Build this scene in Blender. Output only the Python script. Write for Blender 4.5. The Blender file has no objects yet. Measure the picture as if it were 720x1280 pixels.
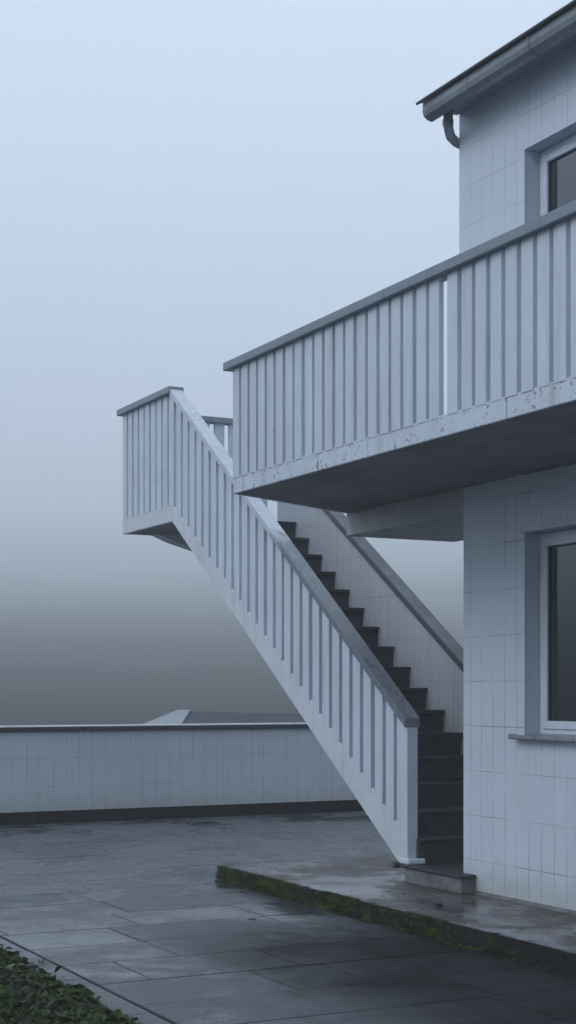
import bpy, math, random
from mathutils import Vector, noise, Matrix
random.seed(7)
D = bpy.data
col = bpy.context.scene.collection
EYE = 1.58
# ---- building axes: u runs along the facade towards the viewer, v goes into the building
TH = math.atan2(-0.89064, 0.45469)
CU, SU = math.cos(TH), math.sin(TH)
def W(u, v, z=0.0):
    return Vector((u*CU - v*SU, u*SU + v*CU, z))

# ------------------------------------------------------------------ materials
def new_mat(name):
    m = D.materials.new(name); m.use_nodes = True
    nt = m.node_tree; nt.nodes.clear()
    out = nt.nodes.new('ShaderNodeOutputMaterial')
    b = nt.nodes.new('ShaderNodeBsdfPrincipled')
    nt.links.new(b.outputs[0], out.inputs[0])
    return m, nt, b, out
class N:
    def __init__(s, nt): s.nt = nt
    def new(s, t, **kw):
        n = s.nt.nodes.new(t)
        for k, v in kw.items(): setattr(n, k, v)
        return n
    def link(s, a, b): s.nt.links.new(a, b)
    def put(s, sock, val):
        if hasattr(val, 'is_linked') or isinstance(val, bpy.types.NodeSocket): s.link(val, sock)
        else: sock.default_value = val
    def coords(s, kind='Object'): return s.new('ShaderNodeTexCoord').outputs[kind]
    def mapping(s, vec, scale=(1,1,1), loc=(0,0,0), rot=(0,0,0)):
        m = s.new('ShaderNodeMapping'); s.link(vec, m.inputs[0])
        m.inputs['Scale'].default_value = scale; m.inputs['Location'].default_value = loc; m.inputs['Rotation'].default_value = rot
        return m.outputs[0]
    def noise(s, vec, scale, detail=5, rough=.6, dist=0):
        n = s.new('ShaderNodeTexNoise'); s.link(vec, n.inputs['Vector'])
        n.inputs['Scale'].default_value = scale; n.inputs['Detail'].default_value = detail
        n.inputs['Roughness'].default_value = rough; n.inputs['Distortion'].default_value = dist
        return n.outputs['Fac']
    def ramp(s, fac, a, b, lo=0.0, hi=1.0):
        m = s.new('ShaderNodeMapRange', clamp=True); m.interpolation_type = 'SMOOTHSTEP'
        s.link(fac, m.inputs[0]); m.inputs[1].default_value = a; m.inputs[2].default_value = b
        m.inputs[3].default_value = lo; m.inputs[4].default_value = hi
        return m.outputs[0]
    def mix(s, fac, a, b, mode='MIX'):
        m = s.new('ShaderNodeMix', data_type='RGBA', blend_type=mode)
        s.put(m.inputs[0], fac)
        for sock, val in ((m.inputs[6], a), (m.inputs[7], b)):
            if isinstance(val, tuple): sock.default_value = (*val[:3], 1)
            else: s.link(val, sock)
        return m.outputs[2]
    def math(s, op, a, b=0.0, c=0.0):
        m = s.new('ShaderNodeMath', operation=op)
        s.put(m.inputs[0], a); s.put(m.inputs[1], b); s.put(m.inputs[2], c)
        return m.outputs[0]
    def bump(s, h, dist, strength=1.0):
        b = s.new('ShaderNodeBump'); s.link(h, b.inputs['Height'])
        b.inputs['Distance'].default_value = dist; b.inputs['Strength'].default_value = strength
        return b.outputs[0]
    def rnd(s): return s.new('ShaderNodeObjectInfo').outputs['Random']
    def geo_z(s):
        g = s.new('ShaderNodeNewGeometry'); x = s.new('ShaderNodeSeparateXYZ'); s.link(g.outputs['Position'], x.inputs[0])
        return x.outputs[2]
    def world(s):
        return s.new('ShaderNodeNewGeometry').outputs['Position']

WHITE = (.575, .645, .745)
def painted(name, base=WHITE, rough=.45, chips=.35, grime=.5, rust=0.0, flake=False, two_tone=False):
    m, nt, b, out = new_mat(name); n = N(nt)
    p = n.world()
    streak = n.noise(n.mapping(p, (9, 9, .9)), 1.0, 6, .65)
    patch = n.noise(p, 1.7, 4, .6)
    c = n.mix(n.ramp(patch, .35, .7), tuple(x*.92 for x in base), base)
    c = n.mix(n.math('MULTIPLY', n.ramp(streak, .48, .75), grime), c, tuple(x*.55 for x in (base[0]*.97, base[1], base[2]*.92)))
    r = n.rnd(); c = n.mix(n.math('MULTIPLY', r, .22), c, (.42, .45, .47))
    spots = n.noise(p, 34, 3, .5); big = n.noise(p, 2.3, 2, .5)
    sp = n.math('MULTIPLY', n.ramp(spots, *((.60, .66) if flake else (.66, .72))), n.ramp(big, *((.38, .58) if flake else (.45, .62))))
    c = n.mix(n.math('MULTIPLY', sp, chips), c, (.12, .12, .12))
    if two_tone:       # the lower length of the rail is a darker grey than the upper
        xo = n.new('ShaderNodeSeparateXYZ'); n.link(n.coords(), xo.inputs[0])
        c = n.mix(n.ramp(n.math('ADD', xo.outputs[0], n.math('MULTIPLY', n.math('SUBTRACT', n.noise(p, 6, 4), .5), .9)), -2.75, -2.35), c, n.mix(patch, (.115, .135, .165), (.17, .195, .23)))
    if rust:
        rs = n.math('MULTIPLY', n.ramp(n.noise(p, 11, 4, .6), .6, .72), n.ramp(n.noise(p, 1.1, 2, .5), .45, .6))
        c = n.mix(n.math('MULTIPLY', rs, rust), c, (.16, .085, .045))
    n.link(c, b.inputs['Base Color'])
    n.link(n.ramp(n.noise(p, 6, 3), .3, .7, rough-.1, rough+.15), b.inputs['Roughness'])
    h = n.math('ADD', n.math('MULTIPLY', n.noise(n.mapping(p, (1, 1, .25)), 40, 4), 1.0), n.math('MULTIPLY', sp, -.6))
    n.link(n.bump(h, .0016, .7), b.inputs['Normal'])
    return m

def tiles(name, axis, bw, rh, off=(0, 0), base=WHITE, gap=.0035, joint=.5, moss_foot=.0, soil=.3, fade=True):
    m, nt, b, out = new_mat(name); n = N(nt)
    o = n.coords(); x = n.new('ShaderNodeSeparateXYZ'); n.link(o, x.inputs[0])
    cmb = n.new('ShaderNodeCombineXYZ')
    n.link(n.math('ADD', x.outputs[axis], off[0]), cmb.inputs[0]); n.link(n.math('ADD', x.outputs[2], off[1]), cmb.inputs[1])
    warp = n.noise(o, 1.3, 2)
    vec = n.new('ShaderNodeVectorMath', operation='ADD'); n.link(cmb.outputs[0], vec.inputs[0])
    wv = n.new('ShaderNodeCombineXYZ'); n.link(n.math('MULTIPLY', n.math('SUBTRACT', warp, .5), .016), wv.inputs[0])
    n.link(n.math('MULTIPLY', n.math('SUBTRACT', warp, .5), .010), wv.inputs[1]); n.link(wv.outputs[0], vec.inputs[1])
    br = n.new('ShaderNodeTexBrick', offset=0.0, squash=1.0); n.link(vec.outputs[0], br.inputs['Vector'])
    br.inputs['Scale'].default_value = 1; br.inputs['Brick Width'].default_value = bw; br.inputs['Row Height'].default_value = rh
    br.inputs['Mortar Size'].default_value = gap; br.inputs['Mortar Smooth'].default_value = .25
    br.inputs['Color1'].default_value = (0, 0, 0, 1); br.inputs['Color2'].default_value = (1, 1, 1, 1); br.inputs['Mortar'].default_value = (.5, .5, .5, 1)
    seam = br.outputs['Fac']
    vis = n.ramp(n.noise(o, 2.1, 3, .6), (.40 if name.startswith('fac') else .34), .66, .22, 1.0) if fade else 1.0
    seamv = n.math('MULTIPLY', seam, vis)
    p = n.world()
    patch = n.noise(p, 1.1, 4, .6)
    c = n.mix(n.ramp(patch, .3, .7), tuple(x_*.93 for x_ in base), base)
    c = n.mix(n.math('MULTIPLY', br.outputs['Color'], .09), c, (.45, .50, .54))
    streak = n.noise(n.mapping(p, (14, 14, .7)), 1.0, 6, .7)
    c = n.mix(n.math('MULTIPLY', n.ramp(streak, .50, .80), soil), c, (.33, .33, .32))
    foot = n.math('MULTIPLY', n.ramp(n.math('ADD', n.geo_z(), n.math('MULTIPLY', n.noise(p, 7, 3), -.30)), .30, -.04), .55)
    c = n.mix(foot, c, (.30, .31, .27))
    c = n.mix(n.math('MULTIPLY', seamv, joint), c, (.13, .14, .16))
    n.link(c, b.inputs['Base Color'])
    n.link(n.ramp(n.noise(p, 5, 3), .3, .7, .30, .50), b.inputs['Roughness'])
    h = n.math('ADD', n.math('MULTIPLY', seamv, -1.0), n.math('MULTIPLY', n.noise(p, 3.2, 3), .6))
    h = n.math('ADD', h, n.math('MULTIPLY', br.outputs['Color'], .25))
    n.link(n.bump(h, .004, .6), b.inputs['Normal'])
    return m

def plain(name, base, rough=.5, var=.2, scale=4, metal=0.0, bump=.001, bs=30, spec=.5):
    m, nt, b, out = new_mat(name); n = N(nt); p = n.world()
    c = n.mix(n.ramp(n.noise(p, scale, 5, .65), .3, .7), tuple(x*(1-var) for x in base), tuple(min(1, x*(1+var)) for x in base))
    n.link(c, b.inputs['Base Color']); b.inputs['Metallic'].default_value = metal
    n.link(n.ramp(n.noise(p, scale*2.3, 4), .3, .7, max(.03, rough-.1), rough+.12), b.inputs['Roughness'])
    b.inputs['Specular IOR Level'].default_value = spec
    n.link(n.bump(n.noise(p, bs, 5, .6), bump, .8), b.inputs['Normal'])
    return m

def wet_stone(name, base, brown=None, attr=False, rlo=.10, rhi=.55, bscale=22, damp=.5, dry=False):
    m, nt, b, out = new_mat(name); n = N(nt); p = n.world()
    big = n.noise(n.mapping(p, (1, 1, 1), rot=(0, 0, .5)), .85, 5, .62, .3)
    mid = n.noise(p, 5.0, 6, .7)
    fine = n.noise(p, 70, 3, .6)
    c = n.mix(n.ramp(mid, .3, .7), tuple(x*.72 for x in base), tuple(x*1.3 for x in base))
    c = n.mix(n.math('MULTIPLY', n.ramp(fine, .45, .7), .25), c, tuple(x*1.8 for x in base))
    wet = n.ramp(n.math('ADD', big, n.math('MULTIPLY', n.math('SUBTRACT', mid, .5), .35)), .36, .66)   # 1 = wet film
    if attr:
        a = n.new('ShaderNodeAttribute', attribute_name='rnd')
        c = n.mix(n.math('MULTIPLY', a.outputs['Fac'], .55), c, tuple(x*1.7 for x in base))
        wet = n.math('ADD', wet, n.math('MULTIPLY', n.math('SUBTRACT', a.outputs['Fac'], .5), .45))
    if dry:
        o = n.new('ShaderNodeSeparateXYZ'); n.link(n.coords(), o.inputs[0])
        # darker, rougher strip along the foot of the platform, towards the viewer
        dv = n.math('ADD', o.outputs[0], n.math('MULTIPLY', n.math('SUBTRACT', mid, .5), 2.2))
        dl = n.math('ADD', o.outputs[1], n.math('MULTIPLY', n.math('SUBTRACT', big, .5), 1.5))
        dark_strip = n.math('MULTIPLY', n.ramp(dv, -9.8, -8.0), n.ramp(dl, 3.2, 4.5))
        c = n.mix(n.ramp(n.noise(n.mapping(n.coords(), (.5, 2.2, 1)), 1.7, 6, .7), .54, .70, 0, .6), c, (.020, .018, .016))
        dark_strip = n.math('MULTIPLY', dark_strip, n.ramp(n.noise(n.coords(), 1.3, 5, .65), .40, .56, 1.0, .84))
        wet = n.math('SUBTRACT', wet, n.math('MULTIPLY', dark_strip, .9))
        c = n.mix(dark_strip, c, (.010, .010, .011))
        b.inputs['Specular IOR Level'].default_value = .5
    if brown:
        c = n.mix(n.ramp(n.noise(p, 2.4, 5, .65, .4),   .42, .58, 0, .85), c, brown)
    c = n.mix(n.math('MULTIPLY', wet, damp), c, tuple(x*.55 for x in base))
    n.link(c, b.inputs['Base Color'])
    rg = n.ramp(wet, 0.0, 1.0, rhi, rlo)
    if dry: rg = n.math('ADD', rg, n.math('MULTIPLY', dark_strip, .35)); n.link(n.ramp(dark_strip, 0, 1, .45, .10), b.inputs['Specular IOR Level'])
    n.link(rg, b.inputs['Roughness'])
    hb = n.math('MULTIPLY', n.noise(p, bscale, 5, .65), n.ramp(wet, 0, 1, 1.0, .22))
    hb = n.math('ADD', hb, n.math('MULTIPLY', n.noise(p, 2.0, 3), 1.6))
    n.link(n.bump(hb, .0035, .8), b.inputs['Normal'])
    if not dry: b.inputs['Specular IOR Level'].default_value = .5
    return m

def leafy(name, a, c_, dry=(.09, .06, .03), rough=.5, scale=3.0):
    m, nt, b, out = new_mat(name); n = N(nt); p = n.world()
    at = n.new('ShaderNodeAttribute', attribute_name='rnd')
    c = n.mix(at.outputs['Fac'], a, c_)
    c = n.mix(n.ramp(n.noise(p, scale, 3, .6), .52, .70, 0, .6), c, dry)
    n.link(c, b.inputs['Base Color']); b.inputs['Roughness'].default_value = rough; b.inputs['Specular IOR Level'].default_value = .2
    return m

M = {}
M['tile_facade'] = tiles('facade_tile', 0, .142, .322, (.05, -.047+.13), joint=.8, gap=.003)
M['tile_upper'] = tiles('upper_facade_tile', 0, .142, .29, (.05, .10), joint=.42, gap=.003, soil=.2)
M['tile_terrace'] = tiles('terrace_wall_tile', 1, .165, .345, (.04, -.10), base=(.47, .52, .58), joint=.6, soil=.4)
M['tile_parapet'] = tiles('parapet_tile', 0, .145, .40, (.02, .05), base=(.52, .55, .59), joint=.6, soil=.8)
M['white'] = painted('white_paint')
M['slab'] = painted('white_slab_edge', chips=1.0, grime=.6, rust=.6, flake=True)
M['stringer'] = painted('white_stringer_paint', base=(.60, .655, .72), chips=.8, grime=.45, rust=.45)
M['rail'] = painted('grey_rail_paint', base=(.185, .232, .285), rough=.42, chips=.3, grime=.5, rust=.15)
M['rail_pale'] = painted('flight_rail_paint', base=(.50, .56, .64), rough=.30, chips=.3, grime=.4, rust=.1, two_tone=True)
M['cap_dark'] = painted('dark_cap_paint', base=(.055, .065, .08), rough=.5, chips=.2, grime=.3)
M['soffit'] = plain('soffit_concrete', (.25, .245, .255), .8, .22, 1.4)
M['beam'] = painted('beam_paint', base=(.40, .41, .43), chips=.2, grime=.5)
M['tread'] = plain('dark_tread_stone', (.018, .019, .022), .42, .35, 6, bump=.002)
M['riser'] = plain('riser_concrete', (.042, .041, .043), .7, .35, 4, bump=.002)
M['step_side'] = plain('step_concrete', (.12, .125, .13), .6, .4, 7, bump=.003)
M['dark'] = plain('dark_flashing', (.014, .015, .02), .35, .2, 5)
M['plinth'] = plain('dark_plinth', (.005, .005, .006), .9, .4, 5, spec=.1)
M['cap_top'] = plain('zinc_cap', (.62, .66, .70), .3, .12, 3, metal=.0)
M['gutter'] = plain('zinc_gutter', (.20, .23, .26), .38, .18, 3, metal=.35)
M['gutter_dark'] = plain('dark_roof_edge', (.07, .085, .10), .45, .2, 3, metal=.3)
M['pipe'] = plain('downpipe_metal', (.26, .28, .31), .4, .15, 5, metal=.3)
M['frame'] = plain('window_frame_paint', (.58, .64, .72), .3, .06, 3, bump=.0003)
M['gasket'] = plain('window_gasket', (.02, .02, .025), .6, .1, 3)
M['render'] = painted('reveal_render', base=(.50, .55, .63), rough=.6, chips=.2, grime=.3)
M['sill'] = plain('zinc_sill', (.28, .31, .34), .35, .15, 5, metal=.4)
M['curtain'] = plain('curtain_cloth', (.66, .74, .82), .85, .1, 2)
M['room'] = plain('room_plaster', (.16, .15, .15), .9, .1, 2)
M['paving'] = wet_stone('wet_paving', (.046, .053, .064), attr=True, rlo=.13, rhi=.48, dry=True)
M['grime'] = plain('joint_grime', (.012, .012, .012), .8, .4, 9)
M['platform'] = wet_stone('wet_concrete', (.085, .085, .088), brown=(.062, .040, .029), rlo=.07, rhi=.62, bscale=14)
M['kerb_side'] = plain('kerb_side_concrete', (.013, .012, .010), .9, .5, 9, bump=.006, spec=.15)
M['kerb'] = wet_stone('kerb_concrete', (.085, .09, .10), rlo=.3, rhi=.6)
M['soil'] = plain('garden_soil', (.010, .009, .007), .9, .5, 9, bump=.02, bs=20)
M['moss'] = leafy('kerb_moss', (.012, .020, .002), (.11, .15, .008), (.05, .035, .010), .85, 5)
M['weed'] = leafy('ground_weeds', (.008, .016, .003), (.040, .070, .012), (.040, .028, .012), .6, 4)
M['bright_leaf'] = leafy('pale_leaves', (.05, .10, .028), (.085, .15, .045), (.06, .09, .03), .45, 4)
M['grass'] = leafy('grass_blades', (.020, .034, .005), (.085, .115, .014), (.07, .055, .020), .6, 4)
M['hill'] = plain('wooded_hill', (.022, .026, .022), 1.0, .35, .01, bump=.0, spec=.1)
M['field'] = plain('valley_ground', (.035, .042, .034), 1.0, .3, .03, bump=.0, spec=.1)
M['far_roof'] = plain('far_slate_roof', (.04, .046, .055), .8, .1, 1, spec=.1)
M['far_sheet'] = plain('far_metal_sheet', (.22, .24, .27), .6, .1, 1)
M['far_wall'] = plain('far_wall_render', (.40, .40, .38), .8, .1, 1)

# glass
g, nt, b, out = new_mat('window_glass'); n = N(nt)
nt.nodes.remove(b)
tr = n.new('ShaderNodeBsdfTransparent'); tr.inputs[0].default_value = (.80, .88, .90, 1)
gl = n.new('ShaderNodeBsdfGlossy'); gl.inputs['Roughness'].default_value = .02; gl.inputs[0].default_value = (.9, .95, 1, 1)
fr = n.new('ShaderNodeFresnel'); fr.inputs[0].default_value = 2.2
n.link(n.bump(n.noise(n.world(), 1.5, 2), .003, .25), gl.inputs['Normal'])
mx = n.new('ShaderNodeMixShader'); n.link(fr.outputs[0], mx.inputs[0]); n.link(tr.outputs[0], mx.inputs[1]); n.link(gl.outputs[0], mx.inputs[2])
n.link(mx.outputs[0], out.inputs[0]); M['glass'] = g

# ------------------------------------------------------------------ mesh helpers (coordinates in u, v, z)
class MB:
    def __init__(s): s.v = []; s.f = []; s.mi = []; s.rnd = None
    def face(s, pts, mi=0):
        i = len(s.v); s.v += [tuple(p) for p in pts]; s.f.append(tuple(range(i, i+len(pts)))); s.mi.append(mi)
    def solid(s, bot, top, mi=0, mi_top=None):
        """two rings of equal length"""
        i = len(s.v); k = len(bot); s.v += [tuple(p) for p in bot] + [tuple(p) for p in top]
        s.f.append(tuple(i+j for j in reversed(range(k)))); s.mi.append(mi)
        s.f.append(tuple(i+k+j for j in range(k))); s.mi.append(mi if mi_top is None else mi_top)
        for j in range(k):
            a, b_ = i+j, i+(j+1) % k; s.f.append((a, b_, b_+k, a+k)); s.mi.append(mi)
    def box(s, u0, u1, v0, v1, z0, z1, mi=0, mi_top=None):
        r = [(u0, v0), (u1, v0), (u1, v1), (u0, v1)]
        s.solid([(a, b_, z0) for a, b_ in r], [(a, b_, z1) for a, b_ in r], mi, mi_top)
    def plan(s, poly, z0, z1, mi=0, mi_top=None):
        s.solid([(a, b_, z0) for a, b_ in poly], [(a, b_, z1) for a, b_ in poly], mi, mi_top)
    def prism_v(s, poly, v0, v1, mi=0):      # polygon in (u,z)
        s.solid([(a, v0, b_) for a, b_ in poly], [(a, v1, b_) for a, b_ in poly], mi)
    def prism_u(s, poly, u0, u1, mi=0):      # polygon in (v,z)
        s.solid([(u0, a, b_) for a, b_ in poly], [(u1, a, b_) for a, b_ in poly], mi)
    def tube(s, pts, r, seg=12, mi=0):
        pts = [Vector(p) for p in pts]; rings = []
        for k, p in enumerate(pts):
            d = (pts[min(k+1, len(pts)-1)] - pts[max(k-1, 0)]).normalized()
            a = d.orthogonal().normalized() if k == 0 else (prev - d*prev.dot(d)).normalized()
            prev = a; b_ = d.cross(a)
            rings.append([p + r*(math.cos(t)*a + math.sin(t)*b_) for t in [2*math.pi*q/seg for q in range(seg)]])
        i = len(s.v)
        for rg in rings: s.v += [tuple(q) for q in rg]
        for k in range(len(rings)-1):
            for q in range(seg):
                a = i+k*seg+q; b_ = i+k*seg+(q+1) % seg; s.f.append((a, b_, b_+seg, a+seg)); s.mi.append(mi)
        s.f.append(tuple(i+q for q in reversed(range(seg)))); s.mi.append(mi)
        e = i+(len(rings)-1)*seg; s.f.append(tuple(e+q for q in range(seg))); s.mi.append(mi)
    def build(s, name, mats, parent=None, origin=(0, 0, 0), bevel=0.0, smooth=False, rot=True, loc=None):
        if not isinstance(mats, (list, tuple)): mats = [mats]
        o0 = Vector(origin)
        me = D.meshes.new(name)
        me.from_pydata([tuple(Vector(p)-o0) for p in s.v], [], s.f)
        for m in mats: me.materials.append(m)
        me.polygons.foreach_set('material_index', s.mi)
        if s.rnd is not None:
            at = me.attributes.new('rnd', 'FLOAT', 'FACE'); at.data.foreach_set('value', s.rnd)
        me.update()
        import bmesh
        if s.rnd is None:
            bm = bmesh.new(); bm.from_mesh(me); bmesh.ops.recalc_face_normals(bm, faces=bm.faces); bm.to_mesh(me); bm.free()
        if smooth: me.polygons.foreach_set('use_smooth', [True]*len(me.polygons))
        ob = D.objects.new(name, me); col.objects.link(ob)
        if parent is not None:
            ob.parent = parent
        elif rot:
            ob.rotation_euler = (0, 0, TH); ob.location = W(*o0)
        if loc is not None: ob.location = loc
        if bevel:
            bv = ob.modifiers.new('bevel', 'BEVEL'); bv.width = bevel; bv.segments = 2; bv.limit_method = 'ANGLE'; bv.angle_limit = math.radians(35)
            bv.harden_normals = False
        return ob
def tag(o, label=None, cat=None, group=None, kind=None):
    if label: o['label'] = label
    if cat: o['category'] = cat
    if group: o['group'] = group
    if kind: o['kind'] = kind
    return o
def empty(name, u, v, z):
    e = D.objects.new(name, None); col.objects.link(e); e.location = W(u, v, z); e.rotation_euler = (0, 0, TH)
    e.empty_display_size = .2
    return e
def copies(src, places, parent, rot=None):
    for k, p in enumerate(places):
        c = src.copy(); col.objects.link(c); c.parent = parent; c.location = p
        if rot: c.rotation_euler = rot
        else: c.rotation_euler = src.rotation_euler

def wall_holes(mb, u0, u1, v0, v1, z0, z1, holes, mi=0, mi_rev=1):
    us = sorted({u0, u1, *[h[0] for h in holes], *[h[1] for h in holes]})
    zs = sorted({z0, z1, *[h[2] for h in holes], *[h[3] for h in holes]})
    def hole(a, b_):
        if not (0 <= a < len(us)-1 and 0 <= b_ < len(zs)-1): return True
        cu, cz = (us[a]+us[a+1])/2, (zs[b_]+zs[b_+1])/2
        return any(h[0] < cu < h[1] and h[2] < cz < h[3] for h in holes)
    for a in range(len(us)-1):
        for b_ in range(len(zs)-1):
            if hole(a, b_): continue
            A0, A1, Z0, Z1 = us[a], us[a+1], zs[b_], zs[b_+1]
            mb.face([(A0, v0, Z0), (A1, v0, Z0), (A1, v0, Z1), (A0, v0, Z1)], mi)
            mb.face([(A1, v1, Z0), (A0, v1, Z0), (A0, v1, Z1), (A1, v1, Z1)], mi_rev)
            inner = lambda q: mi if q else mi_rev
            if hole(a-1, b_): mb.face([(A0, v1, Z0), (A0, v0, Z0), (A0, v0, Z1), (A0, v1, Z1)], inner(a == 0))
            if hole(a+1, b_): mb.face([(A1, v0, Z0), (A1, v1, Z0), (A1, v1, Z1), (A1, v0, Z1)], inner(a == len(us)-2))
            if hole(a, b_-1): mb.face([(A0, v1, Z0), (A1, v1, Z0), (A1, v0, Z0), (A0, v0, Z0)], mi_rev)
            if hole(a, b_+1): mb.face([(A0, v0, Z1), (A1, v0, Z1), (A1, v1, Z1), (A0, v1, Z1)], mi_rev)

# ================================================================== HOUSE
PZ = .13                          # top of the concrete platform
VW = 6.183                        # facade plane
LO, HI = -9.295, -9.350           # lower and upper house corner along u
UE = -4.3                         # near end of the house (outside the picture)
VB = 11.5
SOF = 3.07                        # underside of the balcony slab
DECK = 3.197
H0 = (LO, VW, PZ)
house = empty('tiled_house', *H0)
tag(house, 'two storey white tiled house with zinc gutter, long slatted balcony and white framed windows', 'house')
WIN_L = (-8.545, -7.05, 1.285, 2.672)
WIN_U = (-8.545, -7.05, 4.02, 5.30)
TOPW = 5.825
mb = MB()
wall_holes(mb, LO, UE, VW, VW+.30, 0.0, SOF, [WIN_L])
mb.box(LO, LO+.28, VW+.30, VB, 0.0, SOF); mb.box(LO+.28, UE, VB-.3, VB, 0.0, SOF); mb.box(UE-.3, UE, VW+.30, VB-.3, 0.0, SOF)
wall_holes(mb, HI, UE, VW, VW+.30, DECK, TOPW, [WIN_U], 2)
mb.box(HI, HI+.28, VW+.30, VB, DECK, TOPW, 2); mb.box(HI+.28, UE, VB-.3, VB, DECK, TOPW, 2); mb.box(UE-.3, UE, VW+.30, VB-.3, DECK, TOPW, 2)
wall = mb.build('wall', [M['tile_facade'], M['render'], M['tile_upper']], house, H0)
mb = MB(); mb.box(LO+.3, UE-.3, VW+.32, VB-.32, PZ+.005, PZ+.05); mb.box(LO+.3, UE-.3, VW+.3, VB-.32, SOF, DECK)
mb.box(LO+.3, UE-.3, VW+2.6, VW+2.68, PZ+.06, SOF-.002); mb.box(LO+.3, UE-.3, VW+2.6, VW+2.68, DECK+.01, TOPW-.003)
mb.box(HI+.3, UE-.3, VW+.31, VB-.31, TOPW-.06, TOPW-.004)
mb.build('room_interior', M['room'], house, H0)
# little cement fillet at the foot of the facade
mb = MB(); mb.prism_u([(VW-.03, PZ+.001), (VW-.002, PZ+.001), (VW-.002, PZ+.022)], LO+.02, UE); mb.build('base_fillet', M['step_side'], house, H0)
# roof: shallow pitch, boxed eave
mb = MB()
ul, ur = HI-.03, UE+.2
mb.prism_u([(5.985, TOPW+.004), (VW+.2, TOPW+.004), (VB+.1, TOPW+.004), (VB+.1, TOPW+.05), (8.8, TOPW+.75), (5.985, TOPW+.055)], ul, ur)
roof = mb.build('roof', M['gutter_dark'], house, H0, bevel=.003)
mb = MB(); mb.prism_u([(5.862, TOPW+.030), (5.862, TOPW+.046), (5.99, TOPW+.082), (5.99, TOPW+.066)], ul-.035, ur)
mb.tube([(ul-.04, 5.862, TOPW+.033), (ur, 5.862, TOPW+.033)], .011, 10)
mb.build('drip_edge', M['gutter_dark'], roof, H0)
mb = MB(); mb.box(ul+.005, ur-.01, 5.99, VW-.003, TOPW-.012, TOPW+.002); mb.build('soffit_board', M['rail'], roof, H0)
# gutter: box section with rounded lower front edge, open on top
outer = [(5.885, TOPW+.022), (5.882, TOPW-.035), (5.892, TOPW-.070), (5.925, TOPW-.092), (5.962, TOPW-.098), (5.982, TOPW-.085), (5.984, TOPW+.0)]
inner = [(5.976, TOPW-.0), (5.974, TOPW-.078), (5.960, TOPW-.088), (5.928, TOPW-.083), (5.900, TOPW-.064), (5.890, TOPW-.035), (5.893, TOPW+.022)]
mb = MB(); mb.prism_u(outer+inner, ul+.01, ur)
mb.prism_u(outer, ul+.004, ul+.0095)
gut = mb.build('gutter', M['gutter'], house, H0)
for q in range(7):
    mb = MB(); uu = ul+.55+q*.72
    mb.prism_u([(5.880, TOPW+.024), (5.877, TOPW-.036), (5.888, TOPW-.073), (5.923, TOPW-.096), (5.962, TOPW-.102), (5.962, TOPW-.098), (5.925, TOPW-.092), (5.892, TOPW-.07), (5.882, TOPW-.035), (5.885, TOPW+.024)], uu, uu+.028)
    mb.build('gutter_bracket', M['gutter'], gut, H0)
# downpipe leaves the gutter, swings round the corner and runs down the end wall
mb = MB()
pc = [(HI+.04, 6.06, TOPW-.02), (HI+.03, 6.065, TOPW-.115), (HI+.012, 6.085, TOPW-.15), (HI-.02, 6.12, TOPW-.178), (HI-.045, 6.18, TOPW-.198), (HI-.055, 6.27, TOPW-.215), (HI-.055, 6.34, TOPW-.24), (HI-.055, 6.40, TOPW-.30), (HI-.055, 6.40, DECK+.02)]
mb.tube(pc, .036, 14); pipe = mb.build('downpipe', M['pipe'], house, H0, smooth=True)
mb = MB(); mb.tube([Vector(pc[1])+Vector((0, 0, .03)), Vector(pc[1])-Vector((0, 0, .005))], .041, 14); mb.build('pipe_collar', M['pipe'], pipe, H0)

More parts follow.
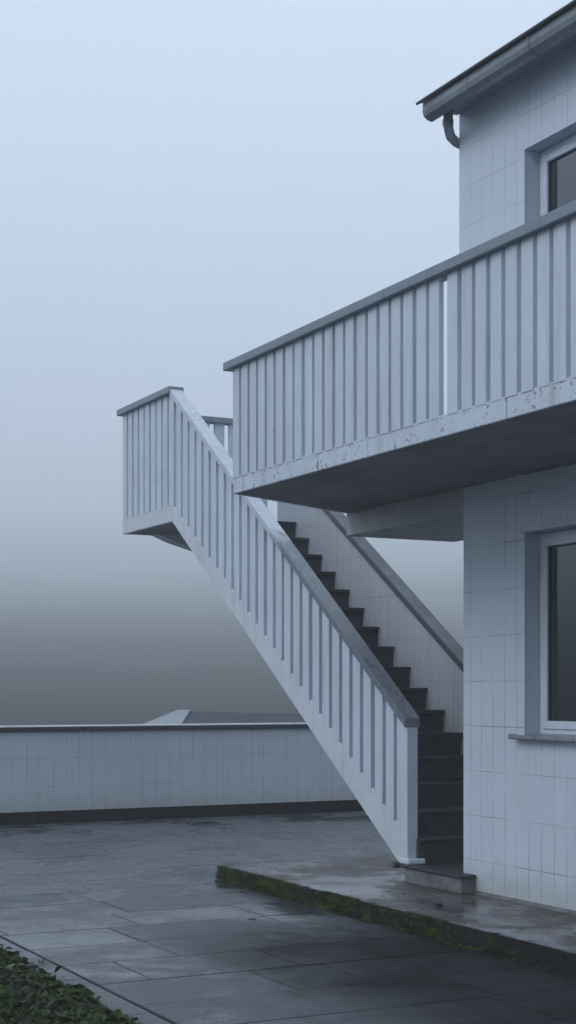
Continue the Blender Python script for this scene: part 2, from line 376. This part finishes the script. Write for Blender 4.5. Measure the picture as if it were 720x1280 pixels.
def window(w, name_wall_v=VW):
    u0, u1, z0, z1 = w; fv = VW+.125
    mb = MB(); t = .052
    def ring(a0, a1, b0, b1, t, v0, v1):
        mb.box(a0, a0+t, v0, v1, b0, b1); mb.box(a1-t, a1, v0, v1, b0, b1)
        mb.box(a0+t, a1-t, v0, v1, b0, b0+t); mb.box(a0+t, a1-t, v0, v1, b1-t, b1)
    ring(u0+.003, u1-.003, z0+.003, z1-.003, t, fv, fv+.07)
    fr_ = mb.build('window', M['frame'], house, H0, bevel=.004)
    mb = MB(); s = t-.012
    mb2 = mb
    a0, a1, b0, b1 = u0+.003+s, u1-.003-s, z0+.003+s, z1-.003-s
    mb.box(a0, a0+.055, fv-.014, fv+.05, b0, b1); mb.box(a1-.055, a1, fv-.014, fv+.05, b0, b1)
    mb.box(a0+.055, a1-.055, fv-.014, fv+.05, b0, b0+.055); mb.box(a0+.055, a1-.055, fv-.014, fv+.05, b1-.055, b1)
    mb.build('sash', M['frame'], fr_, H0, bevel=.005)
    c0, c1, d0, d1 = a0+.055, a1-.055, b0+.055, b1-.055
    mb = MB(); gk = .008
    mb.box(c0, c0+gk, fv+.004, fv+.03, d0, d1); mb.box(c1-gk, c1, fv+.004, fv+.03, d0, d1)
    mb.box(c0+gk, c1-gk, fv+.004, fv+.03, d0, d0+gk); mb.box(c0+gk, c1-gk, fv+.004, fv+.03, d1-gk, d1)
    mb.build('gasket', M['gasket'], fr_, H0)
    mb = MB(); mb.box(c0+.004, c1-.004, fv+.014, fv+.020, d0+.004, d1-.004); mb.build('pane', M['glass'], fr_, H0)
    # curtain with folds inside the room
    mb = MB(); L = []
    k = 0; uu = u0+.10
    prev = None
    while uu < u1-.02:
        vv = VW+.36+.028*math.sin(k*1.15)+.012*math.sin(k*.53)
        if prev: mb.solid([(prev[0], prev[1], z0+.02), (uu, vv, z0+.02), (uu, vv+.003, z0+.02), (prev[0], prev[1]+.003, z0+.02)],
                          [(prev[0], prev[1], z1+.10), (uu, vv, z1+.10), (uu, vv+.003, z1+.10), (prev[0], prev[1]+.003, z1+.10)])
        prev = (uu, vv); uu += .022; k += 1
    mb.build('curtain', M['curtain'], fr_, H0)
    mb = MB(); mb.prism_u([(VW-.075, z0-.022), (VW-.075, z0-.004), (fv+.01, z0+.012), (fv+.01, z0+.0), (VW-.066, z0-.010), (VW-.066, z0-.030)], u0-.09, u1+.09)
    mb.box(u0-.09, u0-.084, VW-.072, VW-.004, z0-.03, z0+.006)
    mb.build('sill', M['sill'], fr_, H0, bevel=.0015)
    if z0 < 2: mb = MB(); mb.box(u0-.035, u1+.035, VW-.022, VW-.002, z1+.001, z1+.016); mb.build('lintel_drip', M['frame'], fr_, H0, bevel=.003)
window(WIN_L); window(WIN_U)

# ---- balcony (part of the house) : slab, beam, fascia, balusters, handrail
VO = 4.835                         # outer face of the slab
EL, EI = -10.385, -11.08           # outer and inner end of the slanting end
mb = MB()
mb.plan([(EL+.02, VO+.02), (UE+.3, VO+.02), (UE+.3, VW-.001), (EI+.02, VW-.001)], SOF+.004, DECK-.004)
mb.box(EI+.02, HI-.002, VW+.001, 7.25, SOF+.004, DECK-.004)
balc = mb.build('balcony', M['soffit'], house, H0)
mb = MB()
cuts = [EL, -9.03, -8.36, -6.85, UE+.3]
for a, b_ in zip(cuts, cuts[1:]):
    o_ = 0 if a == EL else .004
    mb.plan([(a+o_, VO), (b_-.004, VO), (b_-.004, VO+.019), (a+(.012 if a == EL else o_), VO+.019)], SOF, DECK)
mb.plan([(EL, VO), (EL+.012, VO+.0195), (EI+.012, VW+.02), (EI-.006, VW+.02)], SOF+.001, DECK-.001)
mb.build('slab_edge', M['slab'], balc, H0, bevel=.006)
mb = MB(); mb.prism_u([(VW+.003, SOF+.003), (VW+.003, 2.876), (7.25, 2.876), (7.25, SOF+.003)], EI+.03, LO-.003)
mb.build('beam', M['beam'], balc, H0, bevel=.006)
mb = MB(); hz0, hz1 = 4.008, 4.070
mb.box(EL-.085, UE+.3, VO-.045, VO+.085, hz0, hz1)
d = Vector((EI-EL, VW-VO)); d.normalize(); nn = Vector((-d.y, d.x))
mb.plan([(EL-.06, VO+.086), (EL+.075, VO+.086), (EI+.075, VW+.1), (EI-.06, VW+.1)], hz0+.001, hz1-.002)
mb.build('handrail', M['rail'], balc, H0, bevel=.006)
def slat_mesh(w, dpt, z0, z1, name, mat, parent, origin, bevel=.003):
    mb = MB(); mb.box(0, w, 0, dpt, z0, z1); return mb.build(name, mat, parent, (0, 0, 0), bevel=bevel)
first = slat_mesh(.106, .036, DECK-.012-H0[2], hz0+.002-H0[2], 'baluster', M['white'], balc, H0)
pl = []; u = EL+.012; k = 0
while u < UE+.1:
    jit = random.uniform(-.004, .004)
    pl.append((u+jit-H0[0], VO-.004+random.uniform(-.002, .002)-H0[1], 0)); k += 1
    u += .1445
    if k == 20: u += .050
first.location = pl[0]
copies(first, pl[1:], balc)
L = math.hypot(EI-EL, VW-VO); ang = math.atan2(VW-VO, EI-EL)
pe = []
for q in range(1, 10):
    t = q/9.6; pe.append((EL+.03+(EI-EL)*t-H0[0], VO+.0+(VW-VO)*t-H0[1], 0))
copies(first, pe, balc, rot=(0, 0, ang))

# ================================================================== STAIRCASE
NV = 6.085; FV = 7.30
GO = .2835; U1 = -9.57; S1 = .265
R = (EYE+1.775-S1)/16
S0 = (-9.6, NV, PZ)
st = empty('outdoor_staircase', *S0)
tag(st, 'white concrete stairs rising to a high landing, slatted railing, dark wet treads', 'staircase')
# bottom block
mb = MB(); mb.box(-9.90, LO-.004, 6.05, FV, PZ+.001, S1-.022, 0); mb.box(LO-.003, -9.13, 6.05, VW-.008, PZ+.001, S1-.023, 0)
s_ = mb.build('step', M['step_side'], st, S0, bevel=.008)
mb = MB(); mb.plan([(-9.94, 6.035), (-9.115, 6.035), (-9.115, VW-.008), (LO-.004, VW-.008), (LO-.004, FV), (-9.94, FV)], S1-.022, S1)
mb.build('tread', M['tread'], s_, S0, bevel=.005)
for k in range(2, 18):
    z = S1+R*(k-1); uN = U1-GO*(k-1)
    uB = uN-GO if k < 17 else uN-.32
    mb = MB(); mb.box(uB, uN-.02, NV+.07, FV-.002, z-R-.03, z-.035)
    s_ = mb.build('step', M['riser'], st, S0, bevel=.003)
    mb = MB(); mb.box(uB+.0, uN+.012, NV+.072, FV-.004, z-.034, z); mb.build('tread', M['tread'], s_, S0, bevel=.006)
# outer stringer
L0, L1 = -14.56, -15.99            # landing near and far end
sl = (1.764+1.29)/(14.56-10.02)
def zb(u): return EYE-1.29+(-10.02-u)*sl
LB = EYE+1.764; LT = EYE+1.932
mb = MB()
mb.prism_v([(-9.965, S1+.001), (-9.965, zb(-9.965)+.235), (L0+.02, LT), (L0+.0, LT-.0), (L0, LB), (-10.045, S1+.001)], NV, NV+.072)
mb.build('stringer', M['stringer'], st, S0, bevel=.006)
# sloping soffit slab
mb = MB(); mb.prism_v([(-10.02, S1-.01), (-9.95, S1+.03), (-14.1, zb(-14.1)+.14), (L0, LB+.06), (L0, LB), ], NV+.074, FV-.003)
mb.build('stair_slab', M['beam'], st, S0)
# landing
FLOOR = EYE+1.775
VR = 7.95
mb = MB(); mb.box(L1+.05, L0-.002, NV+.055, VR, LB+.004, FLOOR)
mb.build('landing', M['soffit'], st, S0)
mb = MB(); mb.box(L1, L0-.003, NV, NV+.054, LB, LT); mb.box(L1, L1+.049, NV+.055, VR, LB+.001, LT-.001)
mb.box(L1+.05, -14.70, VR+.001, VR+.05, LB+.001, LT-.002)
mb.build('landing_edge', M['stringer'], st, S0, bevel=.006)
# haunch bracket under the landing
mb = MB(); mb.prism_u([(6.40, LB), (6.44, LB-.018), (6.58, LB-.075), (6.78, LB-.13), (7.0, LB-.19), (7.3, LB-.27), (7.9, LB-.34), (7.9, LB)], -15.93, -15.72)
mb.build('haunch', M['white'], st, S0, bevel=.004)
# far parapet
def ztop(u): return EYE+.207+(-10.995-u)*.654
mb = MB()
mb.prism_v([(-9.66, PZ+.001), (-9.66, ztop(-9.66)), (-14.30, ztop(-14.30)), (-14.54, ztop(-14.30)), (-14.54, LB+.01), (-14.1, zb(-14.1)+.02), (-10.02, PZ+.1), (-10.0, PZ+.001)], FV, FV+.09)
par = mb.build('parapet', M['tile_parapet'], st, S0, bevel=.005)
mb = MB()
mb.solid([(-9.62, FV-.035, ztop(-9.62)+.001), (-9.62, FV+.115, ztop(-9.62)+.001), (-9.62, FV+.115, ztop(-9.62)+.075), (-9.62, FV-.035, ztop(-9.62)+.075)],
         [(-14.34, FV-.035, ztop(-14.34)+.001), (-14.34, FV+.115, ztop(-14.34)+.001), (-14.34, FV+.115, ztop(-14.34)+.075), (-14.34, FV-.035, ztop(-14.34)+.075)])
mb.build('parapet_cap', M['cap_dark'], par, S0, bevel=.008)
# railing of the flight
RT = EYE+3.138
rs = (3.138+.17)/(14.56-9.94)
def zr(u): return EYE-.17+(-9.94-u)*rs     # top of the handrail
mb = MB(); hv0, hv1 = NV-.035, NV+.105
th = .075
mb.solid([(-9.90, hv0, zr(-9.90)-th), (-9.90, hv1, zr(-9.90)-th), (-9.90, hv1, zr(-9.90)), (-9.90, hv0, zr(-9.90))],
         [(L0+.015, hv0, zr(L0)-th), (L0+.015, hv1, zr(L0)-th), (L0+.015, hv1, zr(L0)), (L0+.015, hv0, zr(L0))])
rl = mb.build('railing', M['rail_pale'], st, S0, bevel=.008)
mb = MB(); mb.box(L1-.06, L0+.03, NV-.05, NV+.12, RT-.045, RT+.022)
mb.build('landing_rail', M['rail'], st, S0, bevel=.006)
mb = MB(); mb.box(L1-.05, L1+.09, NV+.122, VR+.06, RT-.046, RT+.018)
mb.build('landing_rail', M['rail'], st, S0, bevel=.006)
mb = MB(); mb.box(L1+.092, -14.66, VR-.03, VR+.09, RT-.046, RT+.014)
mb.build('landing_rail', M['rail'], st, S0, bevel=.006)
# newel, standing on the first step, with a worn cement foot
mb = MB(); mb.prism_v([(-9.945, S1+.012), (-9.90, S1+.012), (-9.90, zr(-9.90)-th+.002), (-10.055, zr(-10.055)-th+.002), (-10.055, S1+.16), (-9.99, S1+.012)], NV-.012, NV+.085)
mb.build('newel_post', M['white'], rl, S0, bevel=.006)
mb = MB(); mb.plan([(-10.0, NV-.03), (-9.86, NV-.03), (-9.84, NV+.12), (-9.99, NV+.11)], S1+.001, S1+.045); mb.build('newel_foot', M['stringer'], rl, S0, bevel=.012)
mb = MB(); mb.tube([(-10.05, NV-.045, S1-.015), (-10.05, NV+.03, S1-.015)], .026, 14); mb.build('drain_pipe_end', M['gutter_dark'], rl, S0)
# flight balusters
def base_z(u): return zb(u)+.205
w = .118
k = 0; u = -10.055-.058
while u-w > L0-.03:
    a, c = u-w, u
    jit = random.uniform(-.003, .003)
    mb = MB(); mb.prism_v([(a, base_z(a)-.03), (c, base_z(c)-.03), (c, zr(c)-th+.004), (a, zr(a)-th+.004)], NV-.004+jit, NV+.046+jit)
    # object origin at its own foot
    o = mb.build('baluster', M['white'], rl, (a, NV, base_z(a)), bevel=.003, loc=(a-S0[0], NV-S0[1], base_z(a)-S0[2]))
    # small cement blob left at the foot
    u -= .1755; k += 1
# landing balusters
mb = MB(); mb.box(0, w, 0, .05, LT-.01-PZ, RT-.043-PZ)
b0 = mb.build('baluster', M['white'], rl, (0, 0, 0), bevel=.003)
pl = []; u = L1+.012
while u < -14.60:
    pl.append((u-S0[0], NV-.004-S0[1]+random.uniform(-.002, .002), 0)); u += .168
b0.location = pl[0]; copies(b0, pl[1:], rl)
pe = []; v = NV+.19
while v < VR-.05:
    pe.append((L1+.045-S0[0], v-S0[1], 0)); v += .185
copies(b0, pe, rl, rot=(0, 0, math.radians(90)))
pe = []; u = L1+.15
while u < -14.8:
    pe.append((u-S0[0], VR-.005-S0[1], 0)); u += .185
copies(b0, pe, rl)

# ================================================================== TERRACE WALL
TW = -17.50
T0 = (TW, 4.0, 0)
tw = empty('terrace_wall', *T0)
tag(tw, 'long low wall of pale tiles with a dark metal cap, closing the far side of the terrace', 'wall')
mb = MB(); mb.box(TW-.24, TW, -14, 22, .155, 1.105); mb.build('tiled_face', M['tile_terrace'], tw, T0)
mb = MB(); mb.box(TW-.20, TW-.07, -14, 22, -6.0, .155); mb.build('plinth', M['plinth'], tw, T0)
mb = MB(); mb.box(TW-.27, TW+.035, -14, 22, 1.106, 1.160); wc = mb.build('wall_cap', M['dark'], tw, T0, bevel=.004)
mb = MB(); mb.box(TW-.275, TW+.025, -14, 22, 1.161, 1.176); mb.build('cap_sheet', M['cap_top'], wc, T0, bevel=.003)

# ================================================================== PAVING, PLATFORM, KERB
mb = MB(); mb.rnd = []
row = 0; u = -17.62; RW, SL = .615, .93
KV = 2.829
while u < -2.6:
    v = -1.2-random.uniform(0, SL); v = KV-random.uniform(.0, .6)*SL
    while v < 17:
        ln = SL*random.choice((1, 1, 1, .5, 1.25))
        a, b_ = max(v, KV), v+ln-.011
        if b_ > a+.04:
            g_ = .0055; z = random.uniform(-.0012, .0012); tu, tv = random.gauss(0, .0010), random.gauss(0, .0010)
            pts = [(u+g_, a), (u+RW-g_, a), (u+RW-g_, b_), (u+g_, b_)]
            zz = [z+tu*(p[0]-u)+tv*(p[1]-a) for p in pts]
            r = random.random(); i = len(mb.v); e = .004
            ins = [(u+g_+e, a+e), (u+RW-g_-e, a+e), (u+RW-g_-e, b_-e), (u+g_+e, b_-e)]
            mb.v += [(p[0], p[1], -.02) for p in pts]+[(p[0], p[1], q-.003) for p, q in zip(pts, zz)]+[(p[0], p[1], q) for p, q in zip(ins, zz)]
            mb.f.append((i+8, i+9, i+10, i+11)); mb.mi.append(0); mb.rnd.append(r)
            for j in range(4):
                jn = (j+1) % 4
                mb.f.append((i+j, i+jn, i+jn+4, i+j+4)); mb.mi.append(0); mb.rnd.append(r)
                mb.f.append((i+j+4, i+jn+4, i+jn+8, i+j+8)); mb.mi.append(0); mb.rnd.append(r)
        v += ln
    u += RW
o = mb.build('paving', M['paving']); tag(o, kind='structure')
mb = MB(); mb.box(-17.68, 2.5, KV-.004, 17.2, -6.0, -.0085); o = mb.build('terrace_base', M['grime']); tag(o, kind='structure')
# platform with an uneven worn edge
PV = 5.262; P0 = -11.57
mb = MB()
edge = []
u = P0
while u < -2.7:
    edge.append((u, PV+noise.noise(Vector((u*1.7, 3, 0)))*.012+noise.noise(Vector((u*9, 7, 0)))*.006)); u += .07
edge.append((-2.7, PV))
poly = edge+[(-2.7, 12.0), (P0, 12.0)]
mb.plan(poly, -.004, PZ, 0, 1)
o = mb.build('pavement', [M['kerb_side'], M['platform']], None, (P0, PV, 0), bevel=.014); tag(o, kind='structure')
# garden kerb
mb = MB()
u = -22
while u < -2.5:
    mb.box(u+.003, u+.997, 2.665, 2.812, -.2, -.004+random.uniform(-.002, .002)); u += 1.0
o = mb.build('kerb', M['kerb'], bevel=.006); tag(o, kind='structure')
# garden soil
mb = MB(); nu, nv = 110, 60; i0 = 0
def soil(u, v):
    e = min(1, max(0, (2.66-v)/.35))
    return -.035+e*(.055+.05*noise.noise(Vector((u*1.6, v*1.6, 0)))+.02*noise.noise(Vector((u*7, v*7, 2))))
for a in range(nu+1):
    for b_ in range(nv+1):
        uu = -22+a*(20/nu); vv = 2.668-b_*(9.0/nv)**1.0*(.25+.75*b_/nv)
        mb.v.append((uu, vv, soil(uu, vv)))
for a in range(nu):
    for b_ in range(nv):
        q = a*(nv+1)+b_; mb.f.append((q, q+1, q+nv+2, q+nv+1)); mb.mi.append(0)
o = mb.build('garden_soil', M['soil'], smooth=True); tag(o, kind='structure')

# ---- leaves
def leaf(mb, p, d, up, ln, wd, r, curl=.25, n_=3):
    d = Vector(d).normalized(); s_ = d.cross(Vector(up)).normalized(); nrm = s_.cross(d)
    pr = None
    prof = [(0, .05), (.35, 1.0), (.75, .75), (1.0, .02)]
    base = len(mb.v)
    for t, wf in prof:
        c = Vector(p)+d*ln*t - Vector((0, 0, 1))*curl*ln*t*t
        for sg in (-1, 1): mb.v.append(tuple(c+s_*sg*wd*.5*wf + nrm*(.12*wd*wf)))
    for j in range(len(prof)-1):
        q = base+2*j; mb.f.append((q, q+1, q+3, q+2)); mb.mi.append(0); mb.rnd.append(r)
def rdir(zlo=-.2, zhi=1.0):
    a = random.uniform(0, 2*math.pi); z = random.uniform(zlo, zhi); return Vector((math.cos(a), math.sin(a), z))
# moss on the side of the platform
mb = MB(); mb.rnd = []
def moss_amt(u):
    a = .78 if u < -8.2 else max(.0, .78-(u+8.2)*.55)
    return a+.75*noise.noise(Vector((u*2.3, 1.5, 0)))+.35*noise.noise(Vector((u*8.0, 4.5, 0)))
for q in range(30000):
    u = random.uniform(P0-.01, -6.3); z = random.random()**1.15*(PZ+.004)
    m_ = moss_amt(u)-.08+.6*noise.noise(Vector((u*14, z*26, 9)))-.35*(z/PZ)
    if random.random() > m_*1.1-.1 or m_ < .2: continue
    th_ = .004+.034*max(0, m_)*(1-.5*z/PZ)
    p = Vector((u, PV+.002-random.random()*th_, max(.002, z)))
    r = min(1, max(0, random.gauss(.20+1.0*noise.noise(Vector((u*5, z*18, 3)))+.25*(z/PZ), .14)))
    d_ = Vector((random.gauss(0, 1), -abs(random.gauss(.9, .5)), random.gauss(.25, .8)))
    leaf(mb, p, d_, rdir(.2, 1), random.uniform(.008, .020), random.uniform(.004, .009), r, .3)
for q in range(2600):     # end face of the platform and the top lip
    v = PV+random.random()**1.5*.9; z = random.random()*PZ
    if random.random() > .9-(v-PV)*.9: continue
    leaf(mb, (P0-.001, v, z), (-1, random.gauss(0, .8), random.gauss(.2, .8)), (0, 0, 1), .014, .008, random.random()*.6)
for q in range(5200):
    u = random.uniform(P0, -6.6); m_ = moss_amt(u)+.2*noise.noise(Vector((u*20, 0, 5)))
    if m_ < .55: continue
    v = PV+random.random()**2*.035
    leaf(mb, (u, v, PZ-.002), (random.gauss(0, 1), random.gauss(-.2, 1), .5), (0, 0, 1), .010, .006, min(1, random.random()*.55))
o = mb.build('moss', M['moss'], None, (P0, PV, 0)); tag(o, kind='stuff')
# fringe of moss and small weeds in the angle at the foot of the platform
mb = MB(); mb.rnd = []
for q in range(420):
    u = random.uniform(-9.6, -7.6) if q % 3 else random.uniform(-11.4, -7.0)
    if noise.noise(Vector((u*3.1, 8.8, 0))) < -.05: continue
    v = PV-.012-random.random()*.05
    for k in range(random.randint(3, 6)):
        leaf(mb, (u, v, .0), rdir(.5, 1.8), (0, .3, 1), random.uniform(.025, .06), random.uniform(.005, .011), random.uniform(.15, .9), .5)
o = mb.build('kerb_foot_weeds', M['grass'], None, (P0, PV, 0)); tag(o, kind='stuff')
# low cover in the garden bed
mb = MB(); mb.rnd = []
for q in range(34000):
    u = random.uniform(-11.2, -5.2); v = 2.70-random.random()**1.2*2.3
    cl = noise.noise(Vector((u*3.2, v*3.2, 5)))
    if random.random() > .72+cl*.8: continue
    z = soil(u, v)+random.random()*(.045+.15*max(0, cl))*(1 if v < 2.6 else .35)
    r = min(1, max(0, random.gauss(.40+.8*cl, .2)))
    s_ = random.choice((.022, .03, .04, .055, .07))*random.uniform(.7, 1.1)
    leaf(mb, (u, v, z), rdir(-.1, .9), rdir(.4, 1), s_, s_*random.uniform(.4, .75), r, random.uniform(.1, .6))
o = mb.build('ground_cover', M['weed'], None, (-9, 2.5, 0)); tag(o, kind='stuff')
mb = MB(); mb.rnd = []
for q in range(5200):
    u = random.uniform(-8.6, -5.2) if q % 4 else random.uniform(-11, -5.2); v = 2.68-random.random()**1.3*1.6
    cl = noise.noise(Vector((u*2.1, v*2.1, 15)))
    if random.random() > .5+cl*1.3: continue
    leaf(mb, (u, v, soil(u, v)), rdir(.8, 3), (random.gauss(0, 1), random.gauss(0, 1), .2), random.uniform(.05, .12), .0055, random.random(), random.uniform(.2, .8))
o = mb.build('grass', M['grass'], None, (-9, 2.5, 0)); tag(o, kind='stuff')
# individual broad leaved plants
def weed_plant(u, v, h, nl, ls, label, mat, group=None):
    z0 = soil(u, v)-.005
    e = empty('weed_plant', u, v, z0); tag(e, label, 'weed', group)
    mb = MB(); mb.rnd = None
    stems = []
    ms = MB()
    for k in range(3):
        a = random.uniform(0, 6.28); tip = Vector((math.cos(a)*h*.35, math.sin(a)*h*.35, h*random.uniform(.75, 1.05)))
        pts = [Vector((u, v, z0)), Vector((u, v, z0))+tip*.5+Vector((0, 0, .01)), Vector((u, v, z0))+tip]
        ms.tube(pts, .0022, 6); stems.append(pts)
    ms.build('stem', M['grass'] if False else mat, e, (u, v, z0))
    ml = MB(); ml.rnd = []
    for k in range(nl):
        pts = random.choice(stems); t = random.uniform(.15, 1)
        p = pts[0].lerp(pts[2], t); s_ = ls*random.uniform(.6, 1.1)
        leaf(ml, p, rdir(.0, .7), (0, 0, 1), s_, s_*.55, random.random(), .35)
    ml.build('leaves', mat, e, (u, v, z0))
weed_plant(-8.05, 2.42, .10, 26, .055, 'bright green leafy weed growing in the middle of the garden bed', M['bright_leaf'])
weed_plant(-8.55, 2.74, .07, 16, .045, 'pale leafy weed leaning over the garden kerb beside the paving', M['bright_leaf'])
weed_plant(-9.0, 2.30, .08, 20, .045, 'small green weed near the left picture edge of the garden bed', M['bright_leaf'])

# small loose things on the paving
def twig(u, v, a, ln):
    mb = MB(); p = [Vector((u, v, .006)), Vector((u+math.cos(a)*ln*.5, v+math.sin(a)*ln*.5, .010)), Vector((u+math.cos(a+.3)*ln, v+math.sin(a+.3)*ln, .005))]
    mb.tube(p, .0035, 6); mb.tube([p[1], p[1]+Vector((math.cos(a+1.0), math.sin(a+1.0), .15))*ln*.35], .0025, 6)
    return mb
def at(x, y, z=0.0):
    s = (EYE-z)/(y-865.0); X = (x-360)*s; Y = 1900*s
    return X*CU+Y*SU, X*-SU+Y*CU
a, b_ = at(311, 1150)
o = twig(a, b_, .3, .06).build('twig', M['plinth'], None, (a, b_, 0)); tag(o, 'tiny dark curled twig lying alone on the wet paving', 'twig')
a, b_ = at(549, 1132, PZ)
mb = MB(); mb.plan([(a-.028, b_-.018), (a+.0, b_-.026), (a+.026, b_-.01), (a+.022, b_+.018), (a-.016, b_+.02)], PZ+.001, PZ+.014)
o = mb.build('stone_chip', M['plinth'], None, (a, b_, PZ), bevel=.004); tag(o, 'dark flat stone chip lying on the concrete platform near the steps', 'stone')
mb = MB(); mb.rnd = []
for q in range(40):     # fine grit near the right end of the platform foot
    a, b_ = at(random.gauss(690, 22), random.gauss(1232, 6))
    s_ = random.uniform(.003, .007)
    mb.v += [(a, b_, .001), (a+s_, b_, .001), (a+s_*.4, b_+s_, .001), (a+s_*.5, b_+s_*.4, .001+s_)]
    i = len(mb.v)-4
    for f in ((0, 1, 3), (1, 2, 3), (2, 0, 3)): mb.f.append(tuple(i+j for j in f)); mb.mi.append(0); mb.rnd.append(.5)
o = mb.build('grit', M['kerb'], None, (0, 0, 0)); tag(o, kind='stuff')

# ================================================================== FAR SIDE OF THE VALLEY
def grid_mesh(name, mat, xs, ys, fz):
    mb = MB(); nx, ny = len(xs), len(ys)
    for y in ys:
        for x in xs: mb.v.append((x, y, fz(x, y)))
    for j in range(ny-1):
        for i in range(nx-1):
            q = j*nx+i; mb.f.append((q, q+1, q+nx+1, q+nx)); mb.mi.append(0)
    o = mb.build(name, mat, None, (0, 0, 0), rot=False, smooth=True); tag(o, kind='structure'); return o
# far slope, given as elevation angle above eye level at each distance: it rises steadily, so nothing hides behind a crest
PROF = [(66, -.045), (74, -.016), (82, -.0085), (105, .0078), (165, .034), (309, .061), (520, .0835), (760, .103), (1100, .116), (1330, .119)]
def hz(x, y):
    d = math.hypot(x, y)
    if d <= 60: return -6.5
    if d <= 66: return -6.5+(d-60)/6*(EYE-66*.045+6.5)
    a = PROF[-1][1]
    for (d0, a0), (d1, a1) in zip(PROF, PROF[1:]):
        if d <= d1:
            t = (math.log(d)-math.log(d0))/(math.log(d1)-math.log(d0)); a = a0+(a1-a0)*t; break
    z = EYE+d*a
    return z+noise.fractal(Vector((x*.02, y*.02, 1)), .9, 2.1, 4)*min(1.0, max(0, d-70)*.003)+max(0, d-80)*.008*noise.noise(Vector((x*.003, y*.003, 4)))
ysl = [42+i*3.0 for i in range(90)]+[312+i*14 for i in range(74)]
grid_mesh('hills', M['hill'], [-900+i*12.0 for i in range(151)], ysl, hz)
grid_mesh('ground', M['field'], [-1300+i*65 for i in range(41)], [-1300+i*65 for i in range(41)], lambda x, y: -6.6)

# small house below the terrace, only its pale hip and ridge show over the wall
FH = D.objects.new('distant_house', None); col.objects.link(FH); FH.location = (-1.15, 42, -3.69); FH.scale = (.677,)*3
tag(FH, 'distant house beyond the terrace wall, only its pale roof tip showing', 'house')
def free(mb, name, mat, parent, loc=(0, 0, 0)):
    o = mb.build(name, mat, parent, (0, 0, 0), rot=False); return o
mb = MB(); mb.box(-4.9, 4.9, -2.8, 2.8, 0, 5.75); free(mb, 'wall', M['far_wall'], FH)
zr_, ze = 6.99, 5.8
mb = MB(); e = .35
A_, B_, C_, D_ = (-5.6, -2.8-e, ze), (5.6, -2.8-e, ze), (5.6, 2.8+e, ze), (-5.6, 2.8+e, ze)
R1, R2 = (-2.8, 0, zr_), (2.6, 0, zr_-.10)
mb.face([A_, B_, R2, R1]); mb.face([B_, C_, R2]); mb.face([C_, D_, R1, R2]); mb.face([D_, A_, R1]); mb.face([A_, D_, C_, B_])
rf = free(mb, 'roof', M['far_roof'], FH)
mb = MB()
q4 = [A_, (-2.85, -2.8-e, ze), (-2.30, 0, zr_+.0), R1]
mb.solid([(p[0], p[1]-.01, p[2]+.02) for p in q4], [(p[0], p[1]-.03, p[2]+.07) for p in q4])
free(mb, 'hip_sheet', M['far_sheet'], rf)
for wx in (-2.8, -.6, 1.8):
    mb = MB(); mb.box(wx, wx+1.0, -2.83, -2.795, 1.6, 3.0); free(mb, 'window', M['glass'], FH)

# ================================================================== HAZE
hb = MB(); hb.box(-1340, 1340, -1330, 1400, -9.0, 142.0)
o = hb.build('haze', [], None, (0, 0, 0), rot=False)
m = D.materials.new('haze_air'); m.use_nodes = True; nt = m.node_tree; nt.nodes.clear()
out = nt.nodes.new('ShaderNodeOutputMaterial'); pv = nt.nodes.new('ShaderNodeVolumePrincipled')
pv.inputs['Density'].default_value = .0038; pv.inputs['Color'].default_value = (.935, .968, 1.0, 1); pv.inputs['Anisotropy'].default_value = .0
nt.links.new(pv.outputs[0], out.inputs['Volume']); o.data.materials.append(m)
tag(o, kind='stuff')

# ================================================================== SKY, SUN, CAMERA
sc = bpy.context.scene
wd = D.worlds.new('World'); sc.world = wd; wd.use_nodes = True; nt = wd.node_tree; nt.nodes.clear(); n = N(nt)
out = n.new('ShaderNodeOutputWorld'); bg = n.new('ShaderNodeBackground'); n.link(bg.outputs[0], out.inputs[0])
sky = n.new('ShaderNodeTexSky', sky_type='NISHITA'); sky.sun_disc = False
SE, SR = math.radians(36), math.radians(-122)
sky.sun_elevation = SE; sky.sun_rotation = SR; sky.air_density = 1.0; sky.dust_density = 4.0; sky.ozone_density = 1.5
tc = n.coords('Generated'); sx = n.new('ShaderNodeSeparateXYZ'); n.link(tc, sx.inputs[0])
# overcast deck: brighter overhead, duller towards the horizon
ov = n.mix(n.ramp(sx.outputs[2], -.02, .55), (4.7, 5.9, 8.2), (6.9, 8.0, 9.35))
ov = n.mix(n.ramp(n.noise(n.mapping(tc, (1, 1, 2.2)), 1.6, 4, .55), .3, .75, 0, .12), ov, (5.0, 6.0, 7.4))
c = n.mix(.88, sky.outputs[0], ov)
n.link(c, bg.inputs[0]); bg.inputs[1].default_value = .10
ld = D.lights.new('sun', 'SUN'); ld.energy = .95; ld.angle = math.radians(30); ld.color = (.97, .98, 1.0)
lo = D.objects.new('sun', ld); col.objects.link(lo)
# light comes from the camera's back left, high
sd = Vector((math.sin(SR)*math.cos(SE), math.cos(SR)*math.cos(SE), math.sin(SE)))
lo.rotation_euler = sd.to_track_quat('Z', 'Y').to_euler(); lo.location = (0, 0, 30)

cam = D.cameras.new('camera'); co = D.objects.new('camera', cam); col.objects.link(co)
co.location = (0, 0, EYE); co.rotation_euler = (math.radians(90), 0, 0)
cam.sensor_fit = 'HORIZONTAL'; cam.sensor_width = 36; cam.lens = 36*1900/720; cam.shift_y = 225/720
cam.clip_start = .1; cam.clip_end = 3000
sc.camera = co
vs = sc.view_settings; vs.view_transform = 'Standard'; vs.look = 'None'; vs.gamma = 1; vs.exposure = 0.68; vs.use_curve_mapping = False
cy = sc.cycles; cy.max_bounces = 7; cy.volume_bounces = 3; cy.use_denoising = True
cy.diffuse_bounces = 4; cy.glossy_bounces = 3; cy.transparent_max_bounces = 8; cy.sample_clamp_indirect = 8
